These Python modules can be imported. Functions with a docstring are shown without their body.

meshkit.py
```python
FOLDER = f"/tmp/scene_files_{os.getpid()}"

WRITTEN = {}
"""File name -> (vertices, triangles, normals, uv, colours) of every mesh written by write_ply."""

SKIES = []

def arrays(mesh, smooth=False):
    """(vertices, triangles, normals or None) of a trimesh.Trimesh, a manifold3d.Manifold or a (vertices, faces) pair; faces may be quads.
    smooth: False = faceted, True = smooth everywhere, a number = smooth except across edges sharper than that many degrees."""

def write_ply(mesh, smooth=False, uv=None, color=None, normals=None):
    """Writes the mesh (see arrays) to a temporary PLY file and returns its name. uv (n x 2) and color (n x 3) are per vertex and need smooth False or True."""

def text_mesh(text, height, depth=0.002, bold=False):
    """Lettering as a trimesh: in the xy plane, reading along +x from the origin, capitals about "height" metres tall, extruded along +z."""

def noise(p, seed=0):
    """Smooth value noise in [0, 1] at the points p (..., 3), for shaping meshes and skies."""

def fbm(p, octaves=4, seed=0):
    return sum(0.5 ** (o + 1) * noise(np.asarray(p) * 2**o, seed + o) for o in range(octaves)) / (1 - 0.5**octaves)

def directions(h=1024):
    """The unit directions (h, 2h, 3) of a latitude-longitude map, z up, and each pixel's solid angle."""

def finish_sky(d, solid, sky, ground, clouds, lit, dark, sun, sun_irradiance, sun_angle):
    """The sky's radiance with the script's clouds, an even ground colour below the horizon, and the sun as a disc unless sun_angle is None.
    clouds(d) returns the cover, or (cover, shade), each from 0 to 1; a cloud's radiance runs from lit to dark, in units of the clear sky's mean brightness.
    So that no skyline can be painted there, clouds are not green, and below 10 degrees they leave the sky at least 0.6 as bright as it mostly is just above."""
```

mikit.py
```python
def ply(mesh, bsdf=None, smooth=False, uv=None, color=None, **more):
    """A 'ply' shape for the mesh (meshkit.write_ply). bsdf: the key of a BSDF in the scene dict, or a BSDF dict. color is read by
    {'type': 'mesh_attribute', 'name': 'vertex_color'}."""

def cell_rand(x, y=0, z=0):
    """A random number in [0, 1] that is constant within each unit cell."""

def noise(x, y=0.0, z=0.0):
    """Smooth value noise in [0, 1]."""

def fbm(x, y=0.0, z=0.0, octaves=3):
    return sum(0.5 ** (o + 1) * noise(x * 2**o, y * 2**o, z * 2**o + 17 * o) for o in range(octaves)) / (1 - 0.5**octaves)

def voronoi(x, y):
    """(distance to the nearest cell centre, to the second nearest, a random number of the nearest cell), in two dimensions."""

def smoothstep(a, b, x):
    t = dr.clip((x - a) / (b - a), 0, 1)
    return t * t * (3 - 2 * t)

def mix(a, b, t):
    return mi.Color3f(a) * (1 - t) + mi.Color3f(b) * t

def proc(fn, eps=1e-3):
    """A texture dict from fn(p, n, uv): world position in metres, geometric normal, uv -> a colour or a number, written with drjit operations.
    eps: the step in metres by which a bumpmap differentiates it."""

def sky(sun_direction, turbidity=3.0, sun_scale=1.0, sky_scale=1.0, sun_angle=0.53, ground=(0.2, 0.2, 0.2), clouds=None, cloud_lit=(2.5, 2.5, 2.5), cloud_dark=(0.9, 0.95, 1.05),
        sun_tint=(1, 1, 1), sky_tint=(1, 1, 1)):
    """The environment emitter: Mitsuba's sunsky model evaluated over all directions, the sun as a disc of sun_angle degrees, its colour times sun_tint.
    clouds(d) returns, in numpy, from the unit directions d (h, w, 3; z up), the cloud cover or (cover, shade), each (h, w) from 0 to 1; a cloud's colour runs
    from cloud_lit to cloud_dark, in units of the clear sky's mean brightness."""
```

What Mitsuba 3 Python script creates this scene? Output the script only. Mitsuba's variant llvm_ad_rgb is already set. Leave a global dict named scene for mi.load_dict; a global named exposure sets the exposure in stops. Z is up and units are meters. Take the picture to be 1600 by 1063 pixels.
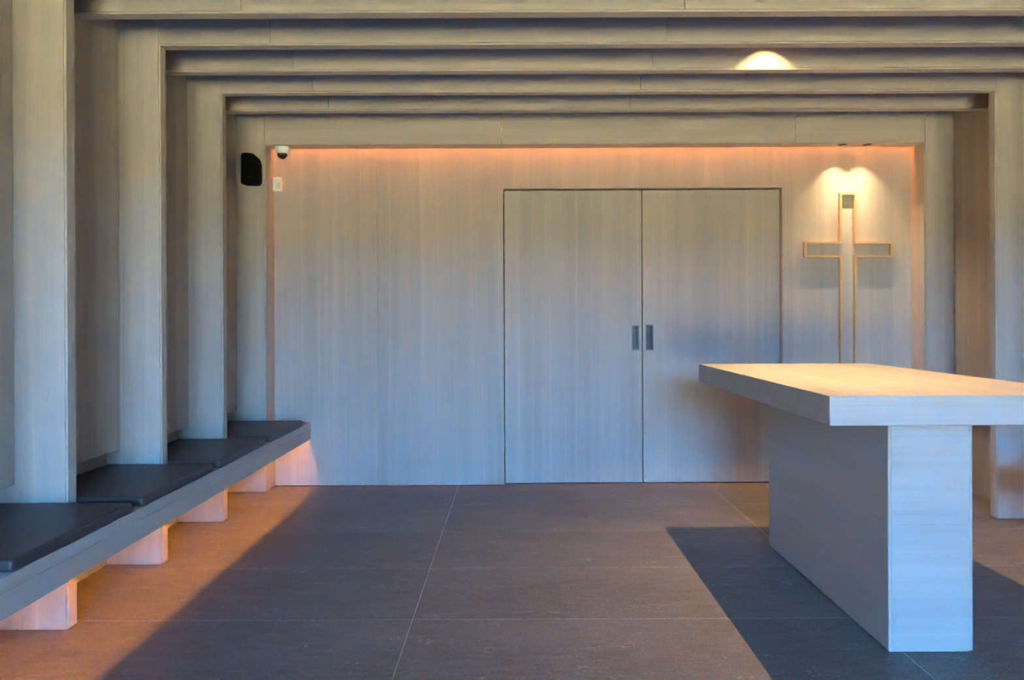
import math, random
import numpy as np, trimesh, mitsuba as mi, drjit as dr
import shapely.geometry as sg
import manifold3d as m3
import mikit
from mikit import noise, fbm, smoothstep, mix, cell_rand

random.seed(7)
T = mi.ScalarTransform4f
scene, labels = {}, {}

# ------------------------------------------------------------------ camera, sky, exposure
exposure = 5.0
UNIT = 2.0 ** -exposure          # every light below is given for exposure 0
EYE = 1.196
FOC = 1140.0
SHIFT_X, SHIFT_Y = 5.56, -31.84
right = np.array([0.99999167, -0.00029509, -0.00407059])
down = np.array([-0.00407094, -0.00117376, -0.99999102])
fwd = np.array([0.00029031, 0.99999927, -0.00117496])
cam = np.eye(4)
cam[:3, 0], cam[:3, 1], cam[:3, 2], cam[:3, 3] = -right, -down, fwd, [0, 0, EYE]
scene['camera'] = {'type': 'perspective', 'fov': math.degrees(2 * math.atan(800 / FOC)), 'fov_axis': 'x',
                   'near_clip': 0.02, 'far_clip': 200.0, 'to_world': T(cam),
                   'principal_point_offset_x': -SHIFT_X / 1600, 'principal_point_offset_y': -SHIFT_Y / 1063}

SKY = 258.0 * UNIT
scene['sky'] = mikit.sky((0.35, 0.75, 0.75), turbidity=3.0, sun_scale=160.0 * UNIT, sky_scale=SKY,
                         ground=(0.94, 0.89, 0.25), sun_tint=(1.0, 0.6, 0.12), sky_tint=(0.35, 1.10, 2.75))
P_BENCH, P_COVE, P_SPOT, P_DOWN = 130.0, 175.0, 5.6, 25.0
C_BENCH, C_COVE, C_SPOT, C_DOWN = (1.0, 0.36, 0.02), (1.0, 0.25, 0.04), (1.0, 0.72, 0.42), (1.0, 0.66, 0.27)


def area(col, power):
    return {'type': 'area', 'radiance': {'type': 'rgb', 'value': [float(c * power * UNIT) for c in col]}}


scene['sky']['sampling_weight'] = 24.0

# ------------------------------------------------------------------ materials
def wood(axis, base, seed=0.0, contrast=0.9, fine=1.0):
    b = mi.Color3f(*base)

    def fn(p, n, uv):
        if axis == 'z':
            a, l = p.x + 1.37 * p.y, p.z
        elif axis == 'x':
            a, l = p.z + 1.37 * p.y, p.x
        else:
            a, l = p.x * 1.37 + p.z, p.y
        a = a + seed * 3.17
        l = l + seed * 7.3
        warp = (noise(a * 3.0, l * 0.7, 4.0) - 0.5) * 0.03
        aa = a + warp
        grain = fbm(aa * 190.0, l * 3.0, 1.0, octaves=2)
        streak = noise(aa * 38.0, l * 0.7, 2.0)
        board = fbm(aa * 9.0, l * 0.10, 3.0, octaves=2)
        cell = aa / 0.115
        at = dr.abs(cell - dr.floor(cell) - 0.15 - 0.7 * cell_rand(cell, 1.0, 5.0)) * 0.115
        line = (1.0 - smoothstep(0.0012, 0.0042, at)) * smoothstep(0.30, 0.62, noise(dr.floor(cell) * 7.7, l * 0.55, 9.0))
        pore = smoothstep(0.66, 0.92, noise(aa * 330.0, l * 6.0, 6.0))
        v = 1.0 + contrast * (0.11 * fine * (grain - 0.5) + 0.11 * (streak - 0.5) + 0.20 * (board - 0.5) + {'z': 0.15, 'x': -0.08, 'y': 0.06}[axis] * line - 0.05 * fine * pore)
        hue = (streak - 0.5) * 0.04 * contrast + (board - 0.5) * 0.05 * contrast
        return mi.Color3f(b.x * v * (1 + hue), b.y * v, b.z * v * (1 - hue))
    return mikit.proc(fn)


def principled(col, rough, spec=0.3, **kw):
    c = col if isinstance(col, dict) else {'type': 'rgb', 'value': list(col)}
    return {'type': 'twosided', 'bsdf': {'type': 'principled', 'base_color': c, 'roughness': rough, 'specular': spec, **kw}}


OAK = (0.42, 0.365, 0.30)
scene['wood_upright'] = principled(wood('z', OAK, 0.0), 0.5)
scene['wood_upright_b'] = principled(wood('z', [c * 0.985 for c in OAK], 2.3), 0.5)
scene['wood_upright_c'] = principled(wood('z', [c * 1.015 for c in OAK], 5.1), 0.5)
scene['wood_across'] = principled(wood('x', OAK, 1.0), 0.5)
scene['wood_across_b'] = principled(wood('x', [c * 0.98 for c in OAK], 3.7), 0.5)
scene['wood_along'] = principled(wood('y', OAK, 4.0, 0.6), 0.5)
scene['oak_yellow'] = principled(wood('z', (0.50, 0.33, 0.17), 6.0), 0.45)


def floor_fn(p, n, uv):
    cx, cy = dr.floor((p.x + 0.414) / 1.794), dr.floor((p.y - 2.903) / 0.5995)
    r = cell_rand(cx, cy, 3)
    cloud = fbm(p.x * 2.2 + r * 9, p.y * 4.0, 1.0, octaves=3)
    streak = fbm(p.x * 14.0 + r * 31, p.y * 60.0, 2.0, octaves=3)
    speck = noise(p.x * 330.0, p.y * 420.0, 3.0)
    grit = smoothstep(0.80, 0.95, noise(p.x * 230.0, p.y * 260.0, 8.0))
    scuff = smoothstep(0.78, 0.9, noise(p.x * 9.0, p.y * 26.0, 5.0)) * smoothstep(0.6, 0.9, noise(p.x * 70.0, p.y * 200.0, 7.0))
    v = 1.0 + 0.35 * (cloud - 0.5) + 0.30 * (streak - 0.5) + 0.45 * (speck - 0.5) + 0.55 * grit + 0.7 * scuff + 0.06 * (r - 0.5)
    return mi.Color3f(0.144 * v, 0.120 * v, 0.101 * v)


def floor_bump(p, n, uv):
    return noise(p.x * 150.0, p.y * 170.0, 1.0) * 0.6 + noise(p.x * 60.0, p.y * 90.0, 2.0) * 0.4


scene['stone'] = {'type': 'twosided', 'bsdf': {'type': 'principled', 'base_color': mikit.proc(floor_fn), 'roughness': 0.5, 'specular': 0.45}}
scene['grout'] = principled((0.36, 0.33, 0.30), 0.8, 0.2)
scene['ceiling_paint'] = principled((0.34, 0.29, 0.235), 0.7, 0.2)
scene['leather'] = principled((0.040, 0.037, 0.038), 0.45, 0.5)
scene['black_plastic'] = principled((0.0025, 0.0025, 0.0025), 0.7, 0.06)
scene['black_gloss'] = principled((0.008, 0.008, 0.009), 0.08, 0.5)
scene['white_plastic'] = principled((0.74, 0.74, 0.71), 0.4, 0.4)
scene['lens_plastic'] = principled((0.60, 0.60, 0.58), 0.5, 0.4)
scene['gunmetal'] = {'type': 'twosided', 'bsdf': {'type': 'principled', 'base_color': {'type': 'rgb', 'value': [0.07, 0.075, 0.08]}, 'roughness': 0.35, 'metallic': 0.75}}
scene['gunmetal_dark'] = {'type': 'twosided', 'bsdf': {'type': 'principled', 'base_color': {'type': 'rgb', 'value': [0.03, 0.033, 0.036]}, 'roughness': 0.35, 'metallic': 0.6}}
scene['satin_metal'] = {'type': 'twosided', 'bsdf': {'type': 'principled', 'base_color': {'type': 'rgb', 'value': [0.30, 0.28, 0.26]}, 'roughness': 0.45, 'metallic': 1.0}}
scene['dark_void'] = principled((0.03, 0.027, 0.025), 0.8, 0.1)
scene['lamp_glass'] = principled((0.8, 0.75, 0.65), 0.5, 0.2)


# ------------------------------------------------------------------ mesh helpers
def box(x0, x1, y0, y1, z0, z1, c=0.0015):
    """a box with all edges chamfered by c"""
    lo, hi = np.array([x0, y0, z0], float), np.array([x1, y1, z1], float)
    c = min(c, 0.3 * float((hi - lo).min()))
    if c <= 0:
        return trimesh.creation.box(bounds=[lo, hi])
    pts = []
    for k in range(3):
        l, h = lo + c, hi - c
        l[k], h[k] = lo[k], hi[k]
        pts += [[(l, h)[i][0], (l, h)[j][1], (l, h)[m][2]] for i in (0, 1) for j in (0, 1) for m in (0, 1)]
    return trimesh.convex.convex_hull(np.array(pts))


def rbox(x0, x1, y0, y1, z0, z1, r, seg=20):
    """a box with round edges: hull of eight spheres"""
    s = m3.Manifold.sphere(r, seg)
    hs = [s.translate([(x0 + r, x1 - r)[i], (y0 + r, y1 - r)[j], (z0 + r, z1 - r)[k]]) for i in (0, 1) for j in (0, 1) for k in (0, 1)]
    return m3.Manifold.batch_hull(hs)


def cat(*ms):
    return trimesh.util.concatenate(list(ms))


def lathe(profile, n=40, at=(0, 0, 0)):
    m = trimesh.creation.revolve(np.array(profile, float), sections=n)
    m.apply_translation(at)
    return m


def slab_xz(poly, y0, y1):
    """a polygon in (x, z) given a thickness along y"""
    m = trimesh.creation.extrude_polygon(poly, y1 - y0, engine='earcut')
    m.apply_transform(np.array([[1, 0, 0, 0], [0, 0, -1, y1], [0, 1, 0, 0], [0, 0, 0, 1.0]]))
    return m


def slab_xy(poly, z0, z1):
    m = trimesh.creation.extrude_polygon(poly, z1 - z0, engine='earcut')
    m.apply_translation([0, 0, z0])
    return m


def numbered(key):
    if key not in taken:
        taken.add(key)
        return key
    i = 1
    while f'{key}_{i:03d}' in taken:
        i += 1
    taken.add(f'{key}_{i:03d}')
    return f'{key}_{i:03d}'


taken = set()


def put(name, mesh, mat, parent=None, smooth=False, label=None, emitter=None):
    key = numbered(f'{parent}__{name}' if parent else name)
    scene[key] = mikit.ply(mesh, mat, smooth)
    if emitter:
        scene[key]['emitter'] = emitter
    if label:
        labels.setdefault(key, {})['label'] = label
    return key


def thing(name, label, category, group=None):
    key = numbered(name)
    labels[key] = {'label': label, 'category': category}
    if group:
        labels[key]['group'] = group
    return key


def struct(name, mesh, mat, label=None):
    key = put(name, mesh, mat)
    labels[key] = {'kind': 'structure'}
    if label:
        labels[key]['label'] = label
    return key


# ------------------------------------------------------------------ dimensions (metres)
YD, SP, YW = 5.065, 0.75, 5.238            # face of the rear frame, frame spacing, back wall
FIN = 0.053                                 # depth of a post
XL, XPL, XWL = -1.728, -1.933, -2.003       # left: post edge, wall panel, wall
XR, XPR, XWR = 2.840, 3.045, 3.100          # right
ZB, ZD, ZC = 2.536, 2.409, 2.88             # beam undersides, rear lintel, ceiling
YF = -4.9                                   # open glazed front, behind the viewer
LIP = 0.0095
UP = ['wood_upright', 'wood_upright_b', 'wood_upright_c']


def face_y(k):
    return YD - SP * k


# ------------------------------------------------------------------ floor
f = struct('floor', box(XWL - 0.2, XWR + 0.2, YF - 0.4, YW + 0.3, -0.12, -0.0006, 0), 'grout', 'grey stone tile floor')
for i in range(-1, 2):
    for j in range(-14, 4):
        x0, x1 = -0.414 + 1.794 * i, -0.414 + 1.794 * (i + 1)
        y0, y1 = 2.903 + 0.5995 * j, 2.903 + 0.5995 * (j + 1)
        g = 0.0016
        x0c, x1c = max(x0 + g, XWL), min(x1 - g, XWR)
        if i == 1:
            x1c = XWR
        y1c = min(y1 - g, YW + 0.05)
        put('tile', box(x0c, x1c, y0 + g, y1c, -0.02, 0, 0.0006), 'stone', f)

# ------------------------------------------------------------------ side walls, ceiling
wl = struct('wall_left', box(XWL - 0.2, XWL, YF, YW + 0.3, 0, ZC + 0.1, 0), 'wood_upright_b', 'pale wood left wall behind the bench')
wr = struct('wall_right', box(XWR, XWR + 0.2, YF, YW + 0.3, 0, ZC + 0.1, 0), 'wood_upright_b', 'pale wood right wall behind the altar')
ce = struct('ceiling', box(XWL - 0.2, XWR + 0.2, YF, YW + 0.3, ZC, ZC + 0.2, 0), 'ceiling_paint', 'ceiling above the beams')
NF = 13
for k in range(NF + 1):
    ya, yb = face_y(k + 1) + FIN + 0.002, face_y(k) - 0.002
    put('panel', box(XWL, XPL, ya, yb, 0.5645, ZC, 0.002), UP[k % 3], wl)
    put('panel', box(XPR, XWR, ya, yb, 0.5645, ZC, 0.002), UP[(k + 1) % 3], wr)


def post_meshes(side, y0, y1, top_edge):
    """(body, edge strip) of one post; side -1 left, 1 right"""
    xo, xi = (XWL, XL) if side < 0 else (XWR, XR)
    s = -side                                  # towards the middle of the room
    lo, hi = sorted((xo, xi - s * (LIP + 0.0014)))
    body = box(lo, hi, y0, y1, 0.006, ZC, 0.0012)
    a, b = sorted((xi - s * (LIP + 0.006), xi - s * (LIP - 0.004)))
    core = box(a, b, y0 + 0.006, y1 - 0.004, 0.006, top_edge + 0.05, 0)
    p0, p1 = sorted((xo, xi - s * 0.012))
    plinth = box(p0, p1, y0 + 0.006, y1, 0, 0.0065, 0)
    e0, e1 = sorted((xi - s * LIP, xi))
    strip = box(e0, e1, y0, y1, 0.006, top_edge, 0.0012)
    return cat(body, core, plinth), strip


def beam_meshes(x0, x1, joints, y0, y1, zb):
    xs = [x0] + joints + [x1]
    segs = []
    for a, b in zip(xs[:-1], xs[1:]):
        g0, g1 = (0.001 if a != x0 else 0), (0.001 if b != x1 else 0)
        segs.append(cat(box(a + g0, b - g1, y0, y1, zb + LIP + 0.0014, ZC, 0.0012)))
    core = box(x0 + 0.002, x1 - 0.002, y0 + 0.006, y1 - 0.006, zb + LIP - 0.004, zb + LIP + 0.01, 0)
    strip = box(x0, x1, y0, y1, zb, zb + LIP, 0.0012)
    return segs, cat(strip, core)


JOINTS = [-1.194, 0.746]
frame_label = {
    3: 'pale oak portal frame nearest the viewer, its broad post beside the frontmost seat cushion',
    2: 'pale oak portal frame second from the viewer, post between second and third cushions',
    1: 'pale oak portal frame whose right post stands behind the altar table, third from the viewer',
}
for k in (3, 2, 1):
    y0 = face_y(k)
    fr = thing('portal_frame', frame_label[k], 'portal frame', 'timber portal frames along the chapel')
    for side in (-1, 1):
        body, strip = post_meshes(side, y0, y0 + FIN, ZB)
        p = put('post', body, UP[(k + (side > 0)) % 3], fr)
        put('edge_strip', strip, UP[k % 3], p)
    segs, strip = beam_meshes(XL - LIP, XR + LIP, JOINTS, y0, y0 + 0.057, ZB)
    for i, s in enumerate(segs):
        put('beam_panel', s, ('wood_across', 'wood_across_b')[(k + i) % 2], fr)
    put('edge_strip', strip, 'wood_across', fr)
beam_label = {
    2.5: 'pale oak ceiling beam at the top edge of the picture, between the two nearest frames',
    1.5: 'pale oak ceiling beam with the bright downlight glow on its face',
    0.5: 'pale oak ceiling beam nearest the back wall, just before the rear lintel',
}
for k in (2.5, 1.5, 0.5):
    y0 = face_y(k)
    bm = thing('ceiling_beam', beam_label[k], 'ceiling beam', 'intermediate ceiling beams')
    segs, strip = beam_meshes(XPL, XPR, JOINTS, y0, y0 + 0.06, ZB)
    for i, s in enumerate(segs):
        put('beam_panel', s, ('wood_across_b', 'wood_across')[i % 2], bm)
    put('edge_strip', strip, 'wood_across', bm)
# the same fins and beams go on behind the viewer
for k2 in range(7, 2 * NF + 2):
    k = k2 / 2
    y0 = face_y(k)
    if k2 % 2 == 0:
        for side, wall in ((-1, wl), (1, wr)):
            body, strip = post_meshes(side, y0, y0 + FIN, ZB)
            put('fin', cat(body, strip), 'wood_upright', wall)
        put('beam', box(XL - 0.004, XR + 0.004, y0, y0 + 0.057, ZB, ZC), 'wood_across', ce)
    else:
        put('beam', box(XPL, XPR, y0, y0 + 0.06, ZB, ZC), 'wood_across_b', ce)
# front wall above the open glazing
put('header', box(XWL, XWR, YF, YF + 0.08, 2.56, ZC), 'wood_across', ce)
wf = struct('wall_front_added', cat(box(XWL, -0.8, YF, YF + 0.08, 0, 2.559, 0)), 'wood_upright', 'unseen front wall added to narrow the daylight opening')
put('added_pier', box(1.7, XWR, YF, YF + 0.08, 0, 2.559, 0), 'wood_upright', wf)  # both sides added to narrow the opening, so daylight arrives more frontally

# unseen leafy screen added outside the open front to block the low sky
gx, gz = np.meshgrid(np.linspace(-16, 16, 129), np.linspace(0, 1, 33), indexing='ij')
hp = np.stack([gx, 0 * gx, gz * 4.0], -1)
bump_ = mikit.meshkit.fbm(np.stack([gx * 1.3, gz * 5.0, 0 * gx], -1), 4, 3)
hp[..., 1] = YF - 21.0 + 0.9 * (bump_ - 0.5) - 1.2 * gz ** 6
hp[..., 2] *= 1.0 + 0.12 * (bump_ - 0.5)
ii = np.arange(129 * 33).reshape(129, 33)
quads = np.stack([ii[:-1, :-1], ii[1:, :-1], ii[1:, 1:], ii[:-1, 1:]], -1).reshape(-1, 4)
back = hp.copy()
back[..., 1] = YF - 23.5 - 0.6 * (bump_ - 0.5)
V_ = np.vstack([hp.reshape(-1, 3), back.reshape(-1, 3)])
n0 = 129 * 33
top_ = np.stack([ii[:-1, -1], ii[1:, -1], ii[1:, -1] + n0, ii[:-1, -1] + n0], -1)
scene['leaf_green'] = principled((0.045, 0.05, 0.014), 0.8, 0.1)
scene['added_hedge'] = mikit.ply((V_, np.vstack([quads[:, ::-1], quads + n0, top_[:, ::-1]])), 'leaf_green', False)
labels['added_hedge'] = {'label': 'unseen leafy screen added outside, behind the viewer, to block the low sky', 'category': 'added_hedge', 'kind': 'stuff'}

# ------------------------------------------------------------------ back wall with the sliding doors
wb = struct('wall_back', box(XWL - 0.2, XWR + 0.2, YW + 0.14, YW + 0.3, 0, ZC + 0.1, 0), 'dark_void', 'pale wood back wall')
DX0, DX1, DZ = -0.083, 1.919, 2.131
JX = -0.989
put('panel', box(XWL, JX - 0.0005, YW, YW + 0.14, 0.004, ZC, 0.0015), 'wood_upright_c', wb)
poly = sg.Polygon([(JX + 0.0005, 0.004), (DX0, 0.004), (DX0, DZ), (DX1, DZ), (DX1, 0.004), (XWR, 0.004), (XWR, ZC), (JX + 0.0005, ZC)])
put('panel', slab_xz(poly, YW, YW + 0.14), 'wood_upright', wb)
put('base', cat(box(XWL, DX0 - 0.01, YW + 0.006, YW + 0.13, 0, 0.005, 0), box(DX1 + 0.01, XWR, YW + 0.006, YW + 0.13, 0, 0.005, 0)), 'dark_void', wb)
HX = [(0.843, 0.897), (0.945, 0.999)]
HZ = (0.964, 1.149)
YDOOR = YW + 0.048
for n_, (a, b, hx) in enumerate([(DX0 + 0.006, 0.9165, HX[0]), (0.9225, DX1 - 0.004, HX[1])]):
    hole = sg.box(hx[0] + 0.003, HZ[0] + 0.003, hx[1] - 0.003, HZ[1] - 0.003)
    leaf = sg.box(a, 0.008, b, DZ - 0.008).difference(hole)
    d = struct(f'door_{n_ + 1}', slab_xz(leaf, YDOOR, YDOOR + 0.04), UP[(n_ + 1) % 3],
               ('left', 'right')[n_] + ' leaf of the pale wood sliding door')
    ring = sg.box(hx[0], HZ[0], hx[1], HZ[1]).difference(sg.box(hx[0] + 0.006, HZ[0] + 0.009, hx[1] - 0.006, HZ[1] - 0.009))
    h = put('handle', slab_xz(ring, YDOOR - 0.002, YDOOR + 0.014), 'gunmetal', d, label='dark recessed metal pull')
    put('recess', cat(box(hx[0] + 0.0035, hx[1] - 0.0035, YDOOR + 0.014, YDOOR + 0.018, HZ[0] + 0.0035, HZ[1] - 0.0035, 0),
                      box(hx[1] - 0.019, hx[1] - 0.013, YDOOR + 0.002, YDOOR + 0.0145, HZ[0] + 0.006, HZ[1] - 0.006, 0.001)), 'gunmetal_dark', h)

# ------------------------------------------------------------------ rear frame with cove light
fr = thing('portal_frame', 'rear portal frame against the back wall, its lintel glowing orange underneath', 'portal frame', 'timber portal frames along the chapel')
for side in (-1, 1):
    body, strip = post_meshes(side, YD, YW - 0.0005, ZD)
    p = put('post', body, UP[side > 0], fr)
    put('edge_strip', strip, UP[side > 0], p)
YS = 5.186                                   # back edge of the soffit
SPOTS = [(2.298, 5.112), (2.470, 5.112)]
xs = [XL - LIP, -0.093, 1.950, XR + LIP]
for i, (a, b) in enumerate(zip(xs[:-1], xs[1:])):
    g0, g1 = (0.0028 if i == 1 else 0.001 if i else 0.0), (0.0028 if i == 0 else 0.001 if i == 1 else 0.0)
    front = box(a + g0, b - g1, YD, YD + 0.022, ZD, ZC, 0.0012)
    back = box(a + g0, b - g1, YS - 0.016, YS, ZD + 0.018, 2.70, 0.001)
    sof = sg.box(a + g0, YD + 0.0225, b - g1, YS)
    for sx, sy in SPOTS:
        if a < sx < b:
            sof = sof.difference(sg.Point(sx, sy).buffer(0.0296, 24))
    put('lintel_panel', front, ('wood_across', 'wood_across_b')[i % 2], fr)
    put('soffit', cat(slab_xy(sof, ZD, ZD + 0.018), back), 'wood_across', fr)
for a, b in ((2.405, 2.419), (2.443, 2.494), (2.558, 2.612), (2.626, 2.88)):
    put('cleat', box(-0.0965, -0.0895, YD + 0.004, YS - 0.002, a, b, 0), 'wood_across_b', fr)
strip = box(XL + 0.02, XR - 0.02, YS + 0.004, YS + 0.014, 2.600, 2.604, 0)
put('light_strip_body', box(XL + 0.02, XR - 0.02, YS, YS + 0.016, 2.6045, 2.612, 0), 'white_plastic', fr)
put('light_strip', strip, 'lamp_glass', fr, emitter=area(C_COVE, P_COVE))


def lamp(name, label, x, y, z, r, depth, cone, core, col, power, trim=True, group=None):
    """an open can whose mouth lies at height z, with a small reflector lamp inside that shines straight down"""
    t = thing(name, label, 'light', group)
    can = [(r + 0.0015, 0.0), (r + 0.0015, depth + 0.012), (0.0002, depth + 0.012), (0.0002, depth + 0.006), (r - 0.0015, depth + 0.006), (r - 0.0015, 0.0), (r + 0.0015, 0.0)]
    put('housing', lathe(can, 36, (x, y, z)), 'black_plastic', t, 30)
    if trim:
        put('trim_ring', lathe([(r - 0.002, 0.0), (r + 0.006, -0.0005), (r + 0.0065, -0.003), (r + 0.002, -0.005), (r - 0.002, -0.003), (r - 0.002, 0.0)], 36, (x, y, z)), 'satin_metal', t, 30)
    bulb = trimesh.creation.cylinder(radius=r * 0.6, height=0.004, sections=24).apply_translation([x, y, z + depth + 0.002])
    put('bulb', bulb, 'lamp_glass', t)
    scene[t + '_beam'] = {'type': 'spot', 'to_world': T().look_at(origin=[x, y, z + 0.012], target=[x, y, 0], up=[0, 1, 0]),
                          'intensity': {'type': 'rgb', 'value': [float(c * power * UNIT) for c in col]}, 'cutoff_angle': float(cone), 'beam_width': float(core)}
    return t


lamp('recessed_spotlight', 'small recessed spotlight above the cross, left one of the pair', *SPOTS[0], ZD, 0.028, 0.034, 42.0, 5.0, C_SPOT, P_SPOT, group='spotlights above the cross')
lamp('recessed_spotlight', 'small recessed spotlight above the cross, right one of the pair', *SPOTS[1], ZD, 0.028, 0.034, 42.0, 5.0, C_SPOT, P_SPOT, group='spotlights above the cross')
lamp('downlight', 'ceiling downlight between the beams, over the far half of the altar table', 1.355, 3.786, 2.80, 0.045, 0.060, 42.0, 4.0, C_DOWN, P_DOWN, False)
lamp('downlight', 'ceiling downlight between the beams, over the near end of the altar table', 1.355, 2.660, 2.80, 0.045, 0.060, 42.0, 4.0, C_DOWN, P_DOWN, False)
for k in [k for k in scene if k.startswith('downlight') and k.endswith('__housing')]:
    x, y = 1.355, (3.786 if k.startswith('downlight__') else 2.660)
    put('stem', lathe([(0.0001, 2.866), (0.02, 2.866), (0.02, 2.88), (0.0001, 2.88)], 20, (x, y, 0)), 'black_plastic', k.split('__')[0])

# ------------------------------------------------------------------ benches
XB, ZBT, ZBM, ZBB = -1.472, 0.4575, 0.4146, 0.337


def bench(name, label, side, y_start, y_end, joints):
    t = thing(name, label, 'bench')
    flip = (lambda m: m) if side < 0 else (lambda m: (m.apply_transform(np.diag([-1.0, 1, 1, 1])), m.apply_translation([XR + XL, 0, 0]), m)[-1])
    seat = sg.box(XWL, y_start, XB, y_end)
    for k in range(0, NF + 2):
        y0 = face_y(k)
        y1 = YW + 0.1 if k == 0 else y0 + FIN
        seat = seat.difference(sg.box(XWL - 0.1, y0 - 0.0015, XL + 0.0015, y1 + 0.0015))
    ys = [y_start] + joints + [y_end]
    for a, b in zip(ys[:-1], ys[1:]):
        part_ = seat.intersection(sg.box(XWL, a + 0.0007, XB, b - 0.0007))
        put('seat_board', flip(slab_xy(part_, ZBM + 0.0007, ZBT)), 'wood_along', t)
    put('front_board', flip(box(XB - 0.02, XB, y_start, y_end, ZBB, ZBM - 0.0007, 0.0012)), 'wood_along', t)
    put('light_strip_body', flip(box(XB - 0.046, XB - 0.0202, y_start, y_end - 0.01, 0.4085, ZBM, 0)), 'white_plastic', t)
    led = box(-0.003, 0.003, y_start + 0.02, y_end - 0.02, -0.0015, 0.0015, 0)
    led.apply_transform(trimesh.transformations.rotation_matrix(math.radians(28), [0, 1, 0], [0, 0, 0]))
    led.apply_translation([XB - 0.038, 0, 0.4035])
    put('light_strip', flip(led), 'lamp_glass', t, emitter=area(C_BENCH, P_BENCH))
    return t


bench('bench', 'long floating wooden wall bench with warm light glowing beneath it', -1, -4.5, YW - 0.001, [3.215])
bench('bench', 'matching wall bench along the right wall, beyond the right edge of the picture', 1, -0.2, 3.57, [])

cushion_label = ['frontmost dark leather seat cushion on the bench, nearest the viewer', 'dark leather seat cushion on the bench, second from the viewer',
                 'dark leather seat cushion on the bench, third from the viewer', 'dark leather seat cushion at the far end of the bench by the back wall']
for i, k in enumerate((3, 2, 1, 0)):
    y0, y1 = face_y(k + 1) + FIN + 0.012, face_y(k) - 0.010
    c = numbered('seat_cushion')
    m = rbox(XWL + 0.012, XB + 0.001, y0, y1, ZBT + 0.0005, 0.4975, 0.0135, 24)
    scene[c] = mikit.ply(m, 'leather', 35)
    labels[c] = {'label': cushion_label[i], 'category': 'cushion', 'group': 'seat cushions on the bench'}

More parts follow.
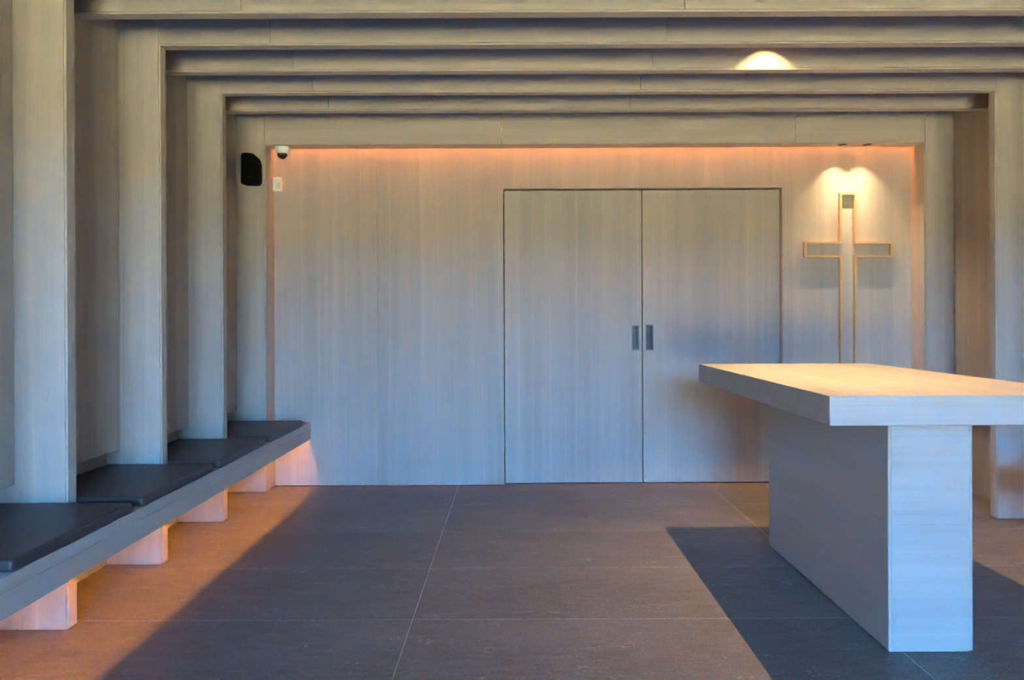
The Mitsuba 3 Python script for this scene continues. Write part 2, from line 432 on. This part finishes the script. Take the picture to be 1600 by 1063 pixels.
# ------------------------------------------------------------------ altar table
t = thing('altar_table', 'pale wood altar table with thick slab top on a single broad pedestal', 'table')
TX0, TX1, TY0, TY1, TZ, TT = 1.015, 1.952, 2.359, 4.041, 0.9414, 0.0963
lip = 0.0105
top = put('tabletop', box(TX0, TX1, TY0, TY1, TZ - TT, TZ - 0.0022, 0.002), 'wood_across', t)
outer = sg.box(TX0 + 0.0005, TY0 + 0.0005, TX1 - 0.0005, TY1 - 0.0005)
put('edge_strip', slab_xy(outer.difference(sg.box(TX0 + lip, TY0 + lip, TX1 - lip, TY1 - lip)), TZ - 0.004, TZ), 'wood_along', top)
put('top_panel', box(TX0 + lip + 0.0018, TX1 - lip - 0.0018, TY0 + lip + 0.0018, TY1 - lip - 0.0018, TZ - 0.004, TZ, 0.0006), 'wood_along', top)
BX0, BX1, BY0, BY1 = 1.325, 1.626, 2.598, 3.822
ZT = TZ - TT
bs = put('pedestal', cat(box(BX0 + 0.001, BX1 - 0.001, BY0 + 0.012, BY1 - 0.001, 0.006, ZT, 0.001), box(BX0 + 0.008, BX1 - 0.008, BY0 + 0.008, BY1 - 0.008, 0, 0.0065, 0)), 'wood_along', t)
put('side_panel', box(BX0, BX0 + 0.012, BY0 + 0.0005, BY1, 0.006, ZT, 0.001), 'wood_along', bs)
put('side_panel', box(BX1 - 0.012, BX1, BY0 + 0.0005, BY1, 0.006, ZT, 0.001), 'wood_along', bs)
put('front_panel', box(BX0 + lip + 0.0016, BX1 - lip - 0.0016, BY0, BY0 + 0.012, 0.006, ZT, 0.001), 'wood_across', bs)
for a in (BX0, BX1 - lip):
    put('edge_strip', box(a, a + lip, BY0 - 0.0003, BY0 + 0.012, 0.006, ZT, 0.0018), 'wood_upright', bs)

# ------------------------------------------------------------------ cross on the back wall
CD, CT = 0.028, 0.0155
o = [2.320, 2.441, 2.066, 2.699, 0.52, 1.626, 1.737, 2.089]          # upright x0 x1, arm x0 x1, foot, arm z0 z1, head
outer = sg.box(o[0], o[4], o[1], o[7]).union(sg.box(o[2], o[5], o[3], o[6]))
inner = outer.buffer(-CT, join_style='mitre')
ring = outer.difference(inner)
cx = numbered('cross')
scene[cx] = mikit.ply(slab_xz(ring, YW - CD, YW - 0.0003), 'oak_yellow', False)
labels[cx] = {'label': 'open outlined wooden cross on the wall, lit from above behind the altar table', 'category': 'cross'}

# ------------------------------------------------------------------ wall speaker
sp = thing('loudspeaker', 'black wall loudspeaker with rounded top corner on the rear left post', 'loudspeaker')
sx0, sx1, sz0, sz1 = -1.868, -1.745, 2.118, 2.336


def corner(cx_, cz_, rx, rz, a0, a1, n=14, e=1.0):
    f = lambda t: math.copysign(abs(t) ** e, t)
    return [(cx_ + rx * f(math.cos(a)), cz_ + rz * f(math.sin(a))) for a in np.linspace(a0, a1, n)]


q = math.pi / 2
out = (corner(sx1 - 0.030, sz0 + 0.030, 0.030, 0.030, -q, 0) + corner(sx1 - 0.085, sz1 - 0.100, 0.085, 0.100, 0, q, 24, 0.76)
       + corner(sx0 + 0.022, sz1 - 0.024, 0.020, 0.024, q, 2 * q) + corner(sx0 + 0.018, sz0 + 0.020, 0.018, 0.017, 2 * q, 3 * q))
sil = sg.Polygon(out)
yb, yf = YD - 0.0125, YD - 0.10
layers = [(yb, -0.004), (yf + 0.012, 0.0), (yf + 0.004, -0.002), (yf, -0.008)]
for_hull = []
n_ = 96


def ring_of(poly, n=n_):
    return np.array([poly.exterior.interpolate(i / n, normalized=True).coords[0] for i in range(n)])


vs, fs = [], []
for yy, off in layers:
    r_ = ring_of(sil.buffer(off))
    vs.append(np.column_stack([r_[:, 0], np.full(n_, yy), r_[:, 1]]))
V = np.vstack(vs)
cabinet = trimesh.convex.convex_hull(V)
cb = put('cabinet', cabinet, 'black_plastic', sp, 30)
put('grille', slab_xz(sil.buffer(-0.012), yf - 0.002, yf + 0.001), 'black_plastic', sp)
put('badge', box(-1.809, -1.801, yf - 0.0032, yf - 0.0018, 2.166, 2.172, 0.0005), 'gunmetal', sp)
put('bracket', cat(box(-1.835, -1.778, YD - 0.004, YD - 0.0002, 2.19, 2.27), box(-1.815, -1.798, YD - 0.0125, YD - 0.003, 2.21, 2.25)), 'black_plastic', sp)

# ------------------------------------------------------------------ dome camera under the lintel
dc = thing('dome_camera', 'small white dome security camera under the left end of the lintel', 'security camera')
ax, ay = -1.632, 5.126
put('housing', lathe([(0.0001, ZD - 0.0002), (0.050, ZD - 0.0002), (0.052, ZD - 0.006), (0.0515, ZD - 0.014), (0.047, ZD - 0.040), (0.044, ZD - 0.046), (0.037, ZD - 0.048), (0.0001, ZD - 0.048)], 40, (ax, ay, 0)), 'white_plastic', dc, 30)
dome = [(0.0001, ZD - 0.0482)] + [(0.0345 * math.cos(a), ZD - 0.0485 - 0.036 * math.sin(a)) for a in np.linspace(0, q - 0.001, 12)]
dm = lathe(dome, 40, (ax, ay, 0))
put('dome', dm, 'black_gloss', dc, 40)
put('lens', trimesh.creation.icosphere(subdivisions=2, radius=0.006).apply_translation([ax - 0.002, ay - 0.0335, ZD - 0.054]), 'satin_metal', dc, True)

# ------------------------------------------------------------------ motion detector in the corner
md = thing('motion_detector', 'small white motion detector high on the back wall beside the left return', 'motion detector')
mx0, mx1, mz0, mz1 = -1.726, -1.664, 2.112, 2.214
put('body', rbox(mx0, mx1, YW - 0.036, YW - 0.0003, mz0, mz1, 0.006, 20), 'white_plastic', md, 35)
put('window', box(mx0 + 0.024, mx1 - 0.008, YW - 0.0385, YW - 0.034, mz0 + 0.018, mz0 + 0.060, 0.0015), 'lens_plastic', md)
put('ridge', cat(*[box(mx0 + 0.026, mx1 - 0.010, YW - 0.0393, YW - 0.038, z_, z_ + 0.002, 0.0004) for z_ in np.linspace(mz0 + 0.024, mz0 + 0.054, 5)]), 'lens_plastic', md)
put('cover_lip', box(mx0 + 0.022, mx1 - 0.006, YW - 0.039, YW - 0.034, mz0 + 0.064, mz0 + 0.067, 0.0008), 'white_plastic', md)
